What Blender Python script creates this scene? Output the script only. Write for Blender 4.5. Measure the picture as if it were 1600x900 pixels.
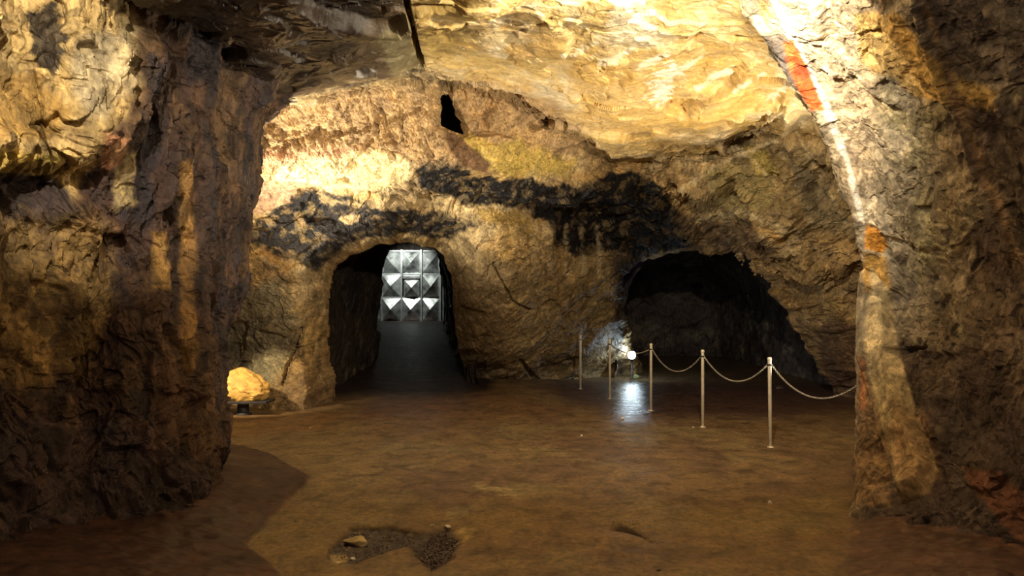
import bpy, bmesh, math, random
import numpy as np
from mathutils import Vector, Matrix

# ------------------------------------------------------------------ scene, camera, light
for o in list(bpy.data.objects):
    bpy.data.objects.remove(o)
scene = bpy.context.scene
COL = scene.collection
scene.view_settings.view_transform = 'Standard'
scene.view_settings.look = 'None'
scene.view_settings.gamma = 1.0
scene.view_settings.use_curve_mapping = False
scene.view_settings.exposure = 0.0

F = 1300.0          # focal length in pixels of the 1600 px frame
EYE = 1.62          # eye height
HOR = 471.5         # horizon row


def U(px, py, Y):
    """a point of the place, from where the photo shows it and how far it is"""
    return ((px - 800) * Y / F, Y, EYE + (HOR - py) * Y / F)


def G(px, py):
    """the point of the ground at that place of the photo"""
    Y = F * EYE / (py - HOR)
    return ((px - 800) * Y / F, Y, 0.0)


cam_d = bpy.data.cameras.new('camera')
cam = bpy.data.objects.new('camera', cam_d)
COL.objects.link(cam)
cam.location = (0, 0, EYE)
cam.rotation_euler = (math.radians(90), 0, 0)
cam_d.sensor_width = 36
cam_d.lens = F / 1600 * 36
cam_d.shift_y = (HOR - 450) / 1600
cam_d.clip_start = 0.05
scene.camera = cam

world = bpy.data.worlds.new('cave_air')
scene.world = world
world.use_nodes = True
world.node_tree.nodes['Background'].inputs['Color'].default_value = (0.75, 0.45, 0.95, 1)
world.node_tree.nodes['Background'].inputs['Strength'].default_value = 0.03


def lamp(name, kind, loc, target, power, color, size=0.1, angle=90, blend=0.5):
    l = bpy.data.lights.new(name, kind)
    l.energy = power
    l.color = color
    l.shadow_soft_size = size
    if kind == 'SPOT':
        l.spot_size = math.radians(angle)
        l.spot_blend = blend
    o = bpy.data.objects.new(name, l)
    COL.objects.link(o)
    o.location = loc
    if target is not None:
        d = Vector(target) - Vector(loc)
        o.rotation_euler = d.to_track_quat('-Z', 'Y').to_euler()
    return o


WARM = (1.0, 0.80, 0.47)
WARMW = (1.0, 0.86, 0.62)
# floodlight behind the left pillar, washing the upper back wall
lamp('floodlight_pillar', 'SPOT', (-4.05, 10.45, 1.5), U(600, 200, 11.2), 1250, WARMW, 0.08, 105, 0.9)
# spotlight behind the left pillar on the boulder
lamp('spotlight_boulder', 'SPOT', (-4.3, 10.5, 1.5), U(385, 598, 12.0), 260, WARM, 0.05, 40, 0.5)
# floodlight high on the right, just above the view, washing the vault
lamp('floodlight_ceiling', 'SPOT', (1.3, 4.85, 3.52), (0.8, 10.0, 3.7), 950, WARMW, 0.06, 140, 0.9)
# floodlight behind the right wall, shining up at the vault and along the edge of the wall
lamp('floodlight_edge', 'SPOT', (3.95, 9.3, 0.9), (1.2, 9.2, 4.0), 1000, WARMW, 0.06, 110, 0.8)
# floodlight up to the left of the photographer
lamp('floodlight_left', 'SPOT', (-2.0, 3.1, 3.7), U(30, 60, 4.9), 500, WARMW, 0.04, 46, 0.5)
# unseen fill lights, added to brighten the near chamber, floor and posts
lamp('chamber_fill', 'POINT', (-0.3, -1.5, 2.9), None, 60, (1.0, 0.76, 0.48), 0.25)
lamp('vault_fill', 'POINT', (0.3, 3.6, 3.4), None, 82, (1.0, 0.76, 0.46), 0.15)
# lamp above the gate at the end of the passage
lamp('gate_lamp', 'SPOT', (-3.25, 24.0, 3.45), (-3.1, 25.0, 2.6), 330, (0.94, 1.0, 0.94), 0.05, 88, 0.6)
# light of the small white floor lamp (fixture built below)
LAMPP = U(987, 555, 17.4)

# ------------------------------------------------------------------ numeric helpers
DENS = 2.0


def _hash(ix, iy, iz, seed):
    h = (ix.astype(np.uint32) * np.uint32(374761393) + iy.astype(np.uint32) * np.uint32(668265263)
         + iz.astype(np.uint32) * np.uint32(2246822519) + np.uint32((seed * 3266489917) & 0xffffffff))
    h ^= h >> np.uint32(13)
    h *= np.uint32(1274126177)
    h ^= h >> np.uint32(16)
    h *= np.uint32(2246822519)
    h ^= h >> np.uint32(13)
    return h


def _f(h):
    return h.astype(np.float32) * np.float32(1 / 4294967296.0)


def vnoise(P, seed=0):
    i = np.floor(P).astype(np.int64)
    f = (P - i).astype(np.float32)
    w = f * f * f * (f * (f * 6 - 15) + 10)
    out = 0
    for dx in (0, 1):
        wx = w[:, 0] if dx else 1 - w[:, 0]
        for dy in (0, 1):
            wy = w[:, 1] if dy else 1 - w[:, 1]
            for dz in (0, 1):
                wz = w[:, 2] if dz else 1 - w[:, 2]
                h = _hash(i[:, 0] + dx, i[:, 1] + dy, i[:, 2] + dz, seed)
                gx = _f(h) * 2 - 1
                gy = _f(h * np.uint32(2654435761)) * 2 - 1
                gz = _f((h ^ np.uint32(0x9e3779b9)) * np.uint32(40503)) * 2 - 1
                out = out + wx * wy * wz * (gx * (f[:, 0] - dx) + gy * (f[:, 1] - dy) + gz * (f[:, 2] - dz))
    return out * 1.4


def fbm(P, octaves=4, seed=0, gain=0.5):
    s, a, t = 0, 1.0, 0
    for k in range(octaves):
        s = s + a * vnoise(P * (2.03 ** k) + 7.1 * k, seed + k)
        t += a
        a *= gain
    return s / t


def ridged(P, octaves=4, seed=0):
    s, a, t = 0, 1.0, 0
    for k in range(octaves):
        s = s + a * (1 - 2.2 * np.abs(vnoise(P * (2.1 ** k) + 3.7 * k, seed + k)))
        t += a
        a *= 0.5
    return s / t


def facets(P, seed=0, slope=0.55):
    """broken-rock relief: every cell is a tilted plane of its own. Returns relief, edge distance, a random number per cell"""
    i = np.floor(P).astype(np.int64)
    n = len(P)
    best = np.full(n, 1e9, np.float32)
    second = np.full(n, 1e9, np.float32)
    val = np.zeros(n, np.float32)
    wsum = np.full(n, 1e-12, np.float32)
    rnd = np.zeros(n, np.float32)
    for dx in (-1, 0, 1):
        for dy in (-1, 0, 1):
            for dz in (-1, 0, 1):
                c = i + np.array([dx, dy, dz])
                h = _hash(c[:, 0], c[:, 1], c[:, 2], seed)
                r1 = _f(h)
                r2 = _f(h * np.uint32(2654435761))
                r3 = _f((h ^ np.uint32(0x85ebca6b)) * np.uint32(40503))
                D = P - c - np.stack([r1, r2, r3], 1)
                d = (D * D).sum(1).astype(np.float32)
                g = ((r3 - .5) * D[:, 0] + (r1 - .5) * D[:, 1] + (r2 - .5) * D[:, 2]) * 2 * slope + (r2 - .5) * 0.45
                m = d < best
                second = np.where(m, best, np.minimum(second, d))
                best = np.where(m, d, best)
                w = np.exp(-64.0 * d) + np.float32(1e-12)
                val += w * g.astype(np.float32)
                wsum += w
                rnd = np.where(m, r1, rnd)
    return val / wsum, np.sqrt(second) - np.sqrt(best), rnd


def sst(x, a, b):
    t = np.clip((x - a) / (b - a), 0, 1)
    return t * t * (3 - 2 * t)


def polydist(X, Y, poly):
    """signed distance to a polygon, negative inside"""
    poly = np.array(poly, float)
    d = np.full(X.shape, 1e9)
    inside = np.zeros(X.shape, bool)
    n = len(poly)
    for k in range(n):
        ax, ay = poly[k]
        bx, by = poly[(k + 1) % n]
        ex, ey = bx - ax, by - ay
        t = np.clip(((X - ax) * ex + (Y - ay) * ey) / (ex * ex + ey * ey + 1e-9), 0, 1)
        d = np.minimum(d, np.hypot(X - ax - t * ex, Y - ay - t * ey))
        if ay != by:
            c = ((ay > Y) != (by > Y)) & (X < (bx - ax) * (Y - ay) / (by - ay) + ax)
            inside ^= c
    return np.where(inside, -d, d)


def linedist(X, Y, pts):
    d = np.full(X.shape, 1e9)
    for (ax, ay), (bx, by) in zip(pts[:-1], pts[1:]):
        ex, ey = bx - ax, by - ay
        t = np.clip(((X - ax) * ex + (Y - ay) * ey) / (ex * ex + ey * ey + 1e-9), 0, 1)
        d = np.minimum(d, np.hypot(X - ax - t * ex, Y - ay - t * ey))
    return d


def catmull(C, params):
    """C (n, m, 3) control points; sample at params along axis 0"""
    n = len(C)
    P0 = 2 * C[0] - C[1]
    P1 = 2 * C[-1] - C[-2]
    E = np.concatenate([P0[None], C, P1[None]], 0)
    i = np.clip(np.floor(params).astype(int), 0, n - 2)
    t = (params - i)[:, None, None]
    a, b, c, d = E[i], E[i + 1], E[i + 2], E[i + 3]
    return 0.5 * (2 * b + (c - a) * t + (2 * a - 5 * b + 4 * c - d) * t ** 2 + (3 * b - a - 3 * c + d) * t ** 3)


def project(P):
    Y = np.maximum(P[:, 1], 0.3)
    return 800 + F * P[:, 0] / Y, HOR - F * (P[:, 2] - EYE) / Y


def params_for(C, axis, dens):
    """how finely each span of the control net is divided, by how large it is seen"""
    C = np.moveaxis(C, axis, 0)
    out = []
    for k in range(len(C) - 1):
        A, B = C[k], C[k + 1]
        L = np.linalg.norm(A - B, axis=1)
        dist = np.clip((A[:, 1] + B[:, 1]) / 2, 3.0, 30)
        n = int(np.clip(np.percentile(L / dist * F, 70) / dens, 4, 260))
        out.append(k + np.arange(n) / n)
    out.append(np.array([len(C) - 1.0]))
    return np.concatenate(out)


def net(ctrl, dens=None):
    C = np.array(ctrl, float)
    dens = dens or DENS
    pu = params_for(C, 0, dens)
    pv = params_for(C, 1, dens)
    S = catmull(C, pu)
    S = np.moveaxis(catmull(np.moveaxis(S, 1, 0), pv), 1, 0)
    return S, pu, pv


def normals(S, toward):
    du = np.gradient(S, axis=0)
    dv = np.gradient(S, axis=1)
    N = np.cross(du, dv)
    N /= np.linalg.norm(N, axis=2, keepdims=True) + 1e-9
    D = np.array(toward) - S
    if (N * D).sum() < 0:
        N = -N
    return N


def grid_mesh(name, S, mat, color=None, wet=None, keep=None, smooth=False, toward=(0, 4, 1.6), parent=None):
    nu, nv = S.shape[:2]
    V = S.reshape(-1, 3).astype(np.float32)
    idx = np.arange(nu * nv).reshape(nu, nv)
    q = np.stack([idx[:-1, :-1], idx[1:, :-1], idx[1:, 1:], idx[:-1, 1:]], -1).reshape(-1, 4)
    # orientation
    N = np.cross(V[q[:, 1]] - V[q[:, 0]], V[q[:, 3]] - V[q[:, 0]])
    if ((np.array(toward) - V[q[:, 0]]) * N).sum() < 0:
        q = q[:, ::-1]
    if keep is not None:
        k = keep.reshape(-1)[q].all(1)
        q = q[k]
        used = np.zeros(len(V), bool)
        used[q.reshape(-1)] = True
        remap = np.cumsum(used) - 1
        q = remap[q]
        V = V[used]
        if color is not None:
            color = color.reshape(-1, 3)[used]
        if wet is not None:
            wet = wet.reshape(-1)[used]
    me = bpy.data.meshes.new(name)
    me.vertices.add(len(V))
    me.vertices.foreach_set('co', V.reshape(-1))
    me.loops.add(len(q) * 4)
    me.loops.foreach_set('vertex_index', q.reshape(-1).astype(np.int32))
    me.polygons.add(len(q))
    me.polygons.foreach_set('loop_start', (np.arange(len(q)) * 4).astype(np.int32))
    me.polygons.foreach_set('loop_total', np.full(len(q), 4, np.int32))
    me.polygons.foreach_set('use_smooth', np.full(len(q), smooth, bool))
    me.update(calc_edges=True)
    if color is not None:
        a = me.color_attributes.new('stone', 'FLOAT_COLOR', 'POINT')
        c = np.ones((len(V), 4), np.float32)
        c[:, :3] = np.clip(color.reshape(-1, 3), 0.004, 0.95)
        a.data.foreach_set('color', c.reshape(-1))
    if wet is not None:
        a = me.attributes.new('wet', 'FLOAT', 'POINT')
        a.data.foreach_set('value', wet.reshape(-1).astype(np.float32))
    me.materials.append(mat)
    o = bpy.data.objects.new(name, me)
    COL.objects.link(o)
    o.parent = parent
    return o


def struct(o):
    o['kind'] = 'structure'
    return o


def tag(o, label, cat, group=None, kind=None):
    o['label'] = label
    o['category'] = cat
    if group:
        o['group'] = group
    if kind:
        o['kind'] = kind
    return o


# ------------------------------------------------------------------ materials
def rock_material(name, scale=1.0, bump=0.5, rough=0.75, streak=(1, 1, 1), spec=0.35, grain=1.0):
    m = bpy.data.materials.new(name)
    m.use_nodes = True
    nt = m.node_tree
    N, L = nt.nodes, nt.links
    b = N['Principled BSDF']
    geo = N.new('ShaderNodeNewGeometry')
    mp = N.new('ShaderNodeMapping')
    mp.inputs['Scale'].default_value = streak
    L.new(geo.outputs['Position'], mp.inputs['Vector'])
    at = N.new('ShaderNodeAttribute')
    at.attribute_name = 'stone'
    wet = N.new('ShaderNodeAttribute')
    wet.attribute_name = 'wet'

    def noise(sc, det, ro=0.6, dist=0.0):
        n = N.new('ShaderNodeTexNoise')
        n.inputs['Scale'].default_value = sc * scale
        n.inputs['Detail'].default_value = det
        n.inputs['Roughness'].default_value = ro
        n.inputs['Distortion'].default_value = dist
        L.new(mp.outputs['Vector'], n.inputs['Vector'])
        return n

    def ramp(src, stops):
        r = N.new('ShaderNodeValToRGB')
        el = r.color_ramp.elements
        while len(el) < len(stops):
            el.new(0.5)
        for e, (p, c) in zip(el, stops):
            e.position = p
            e.color = (c, c, c, 1) if not isinstance(c, tuple) else c + (1,)
        L.new(src, r.inputs['Fac'])
        return r

    def mix(kind, fac, a, bb):
        x = N.new('ShaderNodeMix')
        x.data_type = 'RGBA'
        x.blend_type = kind
        if isinstance(fac, float):
            x.inputs['Factor'].default_value = fac
        else:
            L.new(fac, x.inputs['Factor'])
        L.new(a, x.inputs[6])
        L.new(bb, x.inputs[7])
        return x.outputs[2]

    n1 = noise(5.0, 6, 0.62, 0.6)
    r1 = ramp(n1.outputs['Fac'], [(0.30, (0.45, 0.42, 0.42)), (0.5, (0.95, 0.95, 0.95)), (0.72, (1.45, 1.38, 1.25))])
    c = mix('MULTIPLY', grain, at.outputs['Color'], r1.outputs['Color'])
    n2 = noise(26.0, 5, 0.7, 0.3)
    r2 = ramp(n2.outputs['Fac'], [(0.34, (0.55, 0.52, 0.50)), (0.52, (1.0, 1.0, 1.0)), (0.68, (1.35, 1.33, 1.28))])
    c = mix('MULTIPLY', grain, c, r2.outputs['Color'])
    L.new(c, b.inputs['Base Color'])
    # gloss where water runs
    n3 = noise(9.0, 4, 0.6)
    rr = N.new('ShaderNodeMath')
    rr.operation = 'MULTIPLY_ADD'
    L.new(wet.outputs['Fac'], rr.inputs[0])
    rr.inputs[1].default_value = -(rough - 0.16)
    rr.inputs[2].default_value = rough
    ra = N.new('ShaderNodeMath')
    ra.operation = 'MULTIPLY_ADD'
    L.new(n3.outputs['Fac'], ra.inputs[0])
    ra.inputs[1].default_value = 0.3
    L.new(rr.outputs[0], ra.inputs[2])
    rs = N.new('ShaderNodeMath')
    rs.operation = 'SUBTRACT'
    rs.use_clamp = True
    L.new(ra.outputs[0], rs.inputs[0])
    rs.inputs[1].default_value = 0.15
    L.new(rs.outputs[0], b.inputs['Roughness'])
    b.inputs['Specular IOR Level'].default_value = spec
    # relief: fine grain and chips
    nb = noise(14.0, 9, 0.68, 0.2)
    vo = N.new('ShaderNodeTexVoronoi')
    vo.inputs['Scale'].default_value = 11 * scale
    wa = N.new('ShaderNodeVectorMath')
    wa.operation = 'ADD'
    L.new(mp.outputs['Vector'], wa.inputs[0])
    ws = N.new('ShaderNodeVectorMath')
    ws.operation = 'SCALE'
    ws.inputs['Scale'].default_value = 0.12
    L.new(n1.outputs['Color'], ws.inputs[0])
    L.new(ws.outputs[0], wa.inputs[1])
    L.new(wa.outputs[0], vo.inputs['Vector'])
    ad = N.new('ShaderNodeMath')
    ad.operation = 'MULTIPLY_ADD'
    L.new(vo.outputs['Distance'], ad.inputs[0])
    ad.inputs[1].default_value = 0.35
    L.new(nb.outputs['Fac'], ad.inputs[2])
    bp = N.new('ShaderNodeBump')
    bp.inputs['Strength'].default_value = bump
    bp.inputs['Distance'].default_value = 0.05
    L.new(ad.outputs[0], bp.inputs['Height'])
    L.new(bp.outputs['Normal'], b.inputs['Normal'])
    return m


def plain(name, color, rough=0.5, metal=0.0, bump=0.0, scale=30, var=0.25):
    m = bpy.data.materials.new(name)
    m.use_nodes = True
    nt = m.node_tree
    N, L = nt.nodes, nt.links
    b = N['Principled BSDF']
    tc = N.new('ShaderNodeTexCoord')
    n = N.new('ShaderNodeTexNoise')
    n.inputs['Scale'].default_value = scale
    n.inputs['Detail'].default_value = 6
    L.new(tc.outputs['Object'], n.inputs['Vector'])
    r = N.new('ShaderNodeValToRGB')
    r.color_ramp.elements[0].position = 0.3
    r.color_ramp.elements[1].position = 0.7
    r.color_ramp.elements[0].color = tuple(c * (1 - var) for c in color) + (1,)
    r.color_ramp.elements[1].color = tuple(min(1, c * (1 + var)) for c in color) + (1,)
    L.new(n.outputs['Fac'], r.inputs['Fac'])
    L.new(r.outputs['Color'], b.inputs['Base Color'])
    b.inputs['Roughness'].default_value = rough
    b.inputs['Metallic'].default_value = metal
    if bump:
        bp = N.new('ShaderNodeBump')
        bp.inputs['Strength'].default_value = bump
        bp.inputs['Distance'].default_value = 0.02
        L.new(n.outputs['Fac'], bp.inputs['Height'])
        L.new(bp.outputs['Normal'], b.inputs['Normal'])
    return m


M_ROCK = rock_material('cave_rock', 1.0, 0.55, 0.72)
M_CEIL = rock_material('ceiling_rock', 0.8, 0.30, 0.60, (0.8, 1, 1.6), 0.5, 0.6)
M_PILLAR = rock_material('pillar_rock', 1.0, 0.6, 0.72, (1, 1, 0.45))
M_WALLR = rock_material('right_rock', 1.0, 0.5, 0.7, (1, 1, 0.8))
M_FLOOR = rock_material('cave_floor', 0.9, 0.22, 0.62, (1.0, 0.8, 1), 0.35)
M_TUN = rock_material('tunnel_rock', 1.0, 0.5, 0.75)


# ------------------------------------------------------------------ colour of the stone
def palette(P, cols, scale, seed):
    """blend of stone colours in ragged natural patches"""
    n = len(P)
    out = np.zeros((n, 3), np.float32) + np.array(cols[0], np.float32)
    for k, c in enumerate(cols[1:]):
        w = sst(fbm(P * scale + 11 * k, 5, seed + 31 * k, 0.6), 0.0, 0.22)[:, None]
        out = out * (1 - w) + np.array(c, np.float32) * w
    return out


def colour_patch(P, px, py, col, poly, color, soft=6, ragged=14, strength=1.0, seed=5, nscale=3.0, mottled=0.0):
    """a patch of other colour"""
    xs = [p[0] for p in poly]
    ys = [p[1] for p in poly]
    mg = soft + ragged * 2 + 4
    m = (px > min(xs) - mg) & (px < max(xs) + mg) & (py > min(ys) - mg) & (py < max(ys) + mg)
    if not m.any():
        return
    idx = np.nonzero(m)[0]
    Q = P[idx]
    d = polydist(px[idx], py[idx], poly) + ragged * 2.4 * fbm(Q * nscale, 5, seed, 0.65)
    w = (1 - sst(d, -soft, soft)) * strength
    if mottled:
        w = w * (1 - mottled * sst(fbm(Q * 5.0, 4, seed + 9, 0.6), 0.05, 0.12))
    w = w[:, None]
    col[idx] = col[idx] * (1 - w) + np.array(color, np.float32) * w


def cellvary(P, col, size, seed, amt=0.3, stretch=(1, 1, 1)):
    _, e, r = facets(P * np.array(stretch) / size + 0.35 * fbm(P * 4, 3, seed)[:, None], seed)
    col *= (1 + amt * (r - 0.5) * 2)[:, None]


# ------------------------------------------------------------------ back wall and ceiling, one continuous sheet of rock
cx = [180, 330, 430, 530, 600, 660, 730, 800, 880, 960, 1040, 1120, 1200, 1290, 1380, 1520]
lip = [150, 160, 158, 140, 125, 108, 122, 138, 190, 243, 243, 236, 205, 215, 240, 260]
lipY = [9.0, 9.6, 9.8, 9.9, 9.9, 9.8, 10.2, 10.6, 11.8, 13.2, 13.3, 12.9, 12.0, 11.0, 10.2, 9.5]
rows = []
NC = len(cx)
# overhead, from behind the photographer forwards
wx = [-4.4, -3.9, -3.3, -2.5, -2.0, -1.5, -1.0, -0.4, 0.2, 0.8, 1.3, 1.8, 2.4, 3.0, 3.6, 4.6]
rows.append([(x, -3.5, 3.9) for x in wx])
rows.append([(x, 1.0, 4.0) for x in wx])
rows.append([(x * 0.95, 3.8, 4.15 if x > -1.2 else 3.95) for x in wx])
# seen ceiling
Yt = [5.5, 5.6, 5.7, 5.8, 5.9, 6.1, 6.3, 6.5, 6.6, 6.6, 6.6, 6.5, 6.3, 6.0, 5.6, 5.0]
rows.append([U(cx[i], 2 if cx[i] > 300 else -20, Yt[i]) for i in range(NC)])
Ym = [7.3, 7.7, 7.7, 7.7, 7.8, 8.1, 8.1, 8.2, 8.7, 9.0, 9.1, 8.9, 8.4, 8.0, 7.4, 6.8]
rows.append([U(cx[i], lip[i] * 0.55, Ym[i]) for i in range(NC)])
rows.append([U(cx[i], lip[i], lipY[i]) for i in range(NC)])
ROW_LIP = 5
# back wall going down
def row(pys, Ys):
    rows.append([U(cx[i], pys[i] if hasattr(pys, '__len__') else pys, Ys[i]) for i in range(NC)])
row([l + 16 for l in lip], [9.7, 10.4, 10.6, 10.7, 10.7, 10.6, 11.0, 11.4, 12.4, 13.6, 13.6, 13.0, 12.0, 10.9, 10.2, 9.5])
row([195, 205, 205, 200, 198, 195, 200, 205, 235, 265, 268, 264, 245, 262, 275, 290],
    [9.8, 10.6, 11.0, 11.1, 11.1, 11.0, 11.3, 11.7, 12.5, 13.6, 13.7, 13.0, 12.1, 11.3, 10.5, 9.7])
row([240, 250, 250, 248, 248, 248, 250, 252, 265, 283, 290, 290, 285, 300, 310, 320],
    [9.9, 10.6, 11.2, 11.3, 11.3, 11.2, 11.4, 11.9, 12.7, 13.6, 13.9, 13.3, 12.3, 11.6, 10.8, 9.8])
row([285, 290, 290, 292, 292, 288, 288, 290, 295, 302, 312, 320, 325, 335, 340, 350],
    [10.3, 11.3, 11.9, 11.8, 11.8, 12.0, 12.3, 12.5, 13.0, 13.8, 14.5, 14.2, 12.6, 11.8, 11.0, 10.0])
row([330, 330, 330, 332, 335, 332, 332, 332, 335, 338, 345, 352, 360, 370, 375, 385],
    [10.9, 11.8, 12.2, 12.2, 12.3, 12.4, 12.8, 13.1, 13.9, 14.7, 15.0, 14.7, 13.0, 12.1, 11.2, 10.2])
row([375, 375, 375, 375, 375, 375, 378, 378, 380, 382, 386, 392, 402, 410, 415, 420],
    [11.2, 11.9, 12.2, 12.3, 12.5, 12.6, 12.7, 13.0, 14.2, 15.3, 15.5, 15.0, 13.3, 12.4, 11.6, 10.4])
row(430, [11.3, 12.0, 12.2, 12.4, 12.6, 12.8, 12.9, 13.3, 14.4, 15.4, 15.6, 15.1, 13.7, 12.8, 12.0, 10.8])
row(490, [12.0, 12.6, 12.3, 12.5, 12.7, 13.0, 13.4, 13.9, 15.0, 16.2, 16.3, 15.2, 14.0, 13.2, 12.4, 11.2])
row(550, [13.0, 13.2, 12.6, 12.6, 13.0, 13.5, 14.0, 14.6, 15.8, 17.4, 17.5, 15.6, 14.4, 13.5, 12.7, 11.5])
base = []
YB = [13.2, 13.3, 12.5, 12.8, 13.2, 14.2, 15.0, 15.8, 16.9, 18.3, 18.4, 16.0, 14.8, 13.9, 13.0, 11.8]
rows.append([((cx[i] - 800) * YB[i] / F, YB[i], 0.12) for i in range(NC)])
rows.append([((cx[i] - 800) * YB[i] / F, YB[i], -0.25) for i in range(NC)])
S, pu, pv = net(rows)
nu, nv = S.shape[:2]
N0 = normals(S, (0, 5, 1.6))
P0 = S.reshape(-1, 3)
px, py = project(P0)
rowp = np.repeat(pu, nv)

# the mouths of the two side passages, and the small hole high up, in x and z of the wall
def world_poly(pts, Y):
    out = []
    for p in pts:
        yy = p[2] if len(p) > 2 else Y
        q = U(p[0], p[1], yy)
        out.append((q[0], q[2]))
    return out

MOUTH_L = world_poly([(504, 680), (505, 600), (497, 540), (499, 470), (511, 420), (538, 392), (584, 374), (635, 368),
                      (672, 374), (690, 392), (701, 425), (702, 480), (706, 540), (712, 600), (716, 680)], 13.1)
MOUTH_R = world_poly([(1022, 650, 18.4), (1016, 590, 18.2), (1000, 555, 17.6), (982, 510, 17.0), (972, 470, 16.2), (980, 430, 15.6), (1005, 402, 15.5), (1050, 388, 15.4),
                      (1095, 377, 15.2), (1140, 393, 15.1), (1180, 425, 14.9), (1212, 468, 14.8), (1240, 520, 14.8), (1283, 590, 14.8), (1310, 650, 14.8)], 15.5)
HOLE = world_poly([(692, 164), (706, 160), (713, 184), (722, 213), (704, 207), (687, 200), (691, 180)], 11.5)

X, Z = P0[:, 0], P0[:, 2]
wob = fbm(P0 * 3.2, 4, 77)
below = rowp > ROW_LIP + 0.4
dL = np.where(below & (rowp > 9), polydist(X, Z, MOUTH_L), 9) + 0.07 * wob
dR = np.where(below & (rowp > 9), polydist(X, Z, MOUTH_R), 9) + 0.12 * wob
dH = np.where(below, polydist(X, Z, HOLE), 9) + 0.012 * wob

# roughness of the relief from place to place
smooth_ceiling = 1 - sst(rowp, ROW_LIP - 0.5, ROW_LIP + 0.3)
lowwall = sst(rowp, 11, 12.5)
amp = 1.0 - 0.45 * smooth_ceiling - 0.45 * lowwall
slab = polydist(px, py, [(700, 205), (722, 215), (742, 235), (768, 258), (760, 272), (725, 262), (705, 235), (695, 215)])
vault_r = 1 - sst(polydist(px, py, [(1040, 250), (1200, 200), (1400, 240), (1400, 520), (1290, 500), (1180, 400), (1060, 350)]), -20, 30)
amp = amp + 0.55 * vault_r * (1 - smooth_ceiling)
amp *= sst(slab, -4, 8) * 0.85 + 0.15
PW = P0 + 0.25 * np.stack([fbm(P0 * 1.7, 3, 1), fbm(P0 * 1.7, 3, 2), fbm(P0 * 1.7, 3, 3)], 1)
strata = np.array([[0.9, 0.1, 0.42], [-0.1, 0.9, 0.1], [-0.42, -0.1, 0.9]])
PR = PW @ strata.T
f1, e1, r1 = facets(PR * np.array([0.8, 0.8, 1.7]), 11)
f2, e2, r2 = facets(PR * np.array([2.3, 2.3, 4.2]), 12)
f3, e3, r3 = facets(PR * np.array([6.5, 6.5, 10.0]), 13)
f4, _, _ = facets(PR * np.array([15, 15, 21.0]), 14)
wall_relief = amp * (0.30 * f1 + 0.15 * f2 + 0.060 * f3 + 0.030 * f4 + 0.012 * fbm(P0 * 14, 3, 4))
c1, _, _ = facets(PW * np.array([1.0, 0.7, 0.5]) + 5, 15)
c2, _, _ = facets(PW * np.array([2.6, 1.9, 1.0]) + 5, 16)
ceil_relief = 0.27 * c1 + 0.085 * c2 + 0.018 * f3 + 0.006 * f4 + 0.025 * fbm(P0 * np.array([5, 3, 2]), 4, 17)
disp = wall_relief * (1 - smooth_ceiling) + ceil_relief * smooth_ceiling + 0.10 * fbm(P0 * 0.7, 3, 8)
# gouges of the rough upper face
ug = polydist(px, py, [(395, 170), (640, 130), (860, 150), (930, 250), (760, 250), (640, 260), (400, 300)])
ugw = (1 - sst(ug, -10, 15)) * below
disp += ugw * 0.075 * (ridged((P0 + 0.08 * wob[:, None]) * np.array([5, 5, 3.5]), 4, 40) - 0.4)
# overhanging dark ledge
ld = linedist(px, py, [(640, 290), (700, 285), (800, 292), (880, 305), (960, 300), (1030, 330), (1080, 372)])
disp += below * 0.16 * np.exp(-(ld / 16) ** 2) * (0.6 + 0.9 * wob)
ld2 = linedist(px, py, [(480, 292), (540, 318), (640, 322), (720, 352), (800, 358)])
disp += below * 0.08 * np.exp(-(ld2 / 12) ** 2)
# oblique ribs of the right hand vault
for pts, a, w in (([(1130, 235), (1190, 320), (1230, 380), (1300, 440)], 0.13, 7), ([(1230, 190), (1290, 300), (1345, 375)], 0.14, 6),
                  ([(1060, 305), (1130, 262), (1200, 225)], 0.12, 7), ([(1180, 195), (1225, 162), (1240, 185)], 0.15, 6)):
    dd = linedist(px, py, pts)
    disp += a * np.exp(-(dd / w) ** 2)
slabs = facets(PR * np.array([0.55, 0.55, 1.0]) + 3, 19, 0.9)[0]
disp += 0.35 * vault_r * slabs * (1 - smooth_ceiling)
# cracks
def crack(pts, w, depth, cond=True):
    global disp
    dd = linedist(px, py, pts) + 3.0 * fbm(P0 * 9, 3, 21)
    disp -= depth * (1 - sst(dd, w * 0.35, w)) * cond
notbelow = rowp < ROW_LIP + 0.3
crack([(640, 18), (648, 60), (661, 104)], 5.5, 0.30, notbelow)
crack([(470, 512), (462, 545), (448, 570), (438, 600)], 2.2, 0.10)
crack([(462, 545), (485, 538), (490, 520)], 2.5, 0.10)
crack([(815, 566), (835, 590), (852, 603)], 5, 0.12)
crack([(1175, 200), (1195, 182), (1225, 165)], 7, 0.22)
crack([(770, 410), (800, 470), (830, 485)], 3, 0.08)
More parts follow.
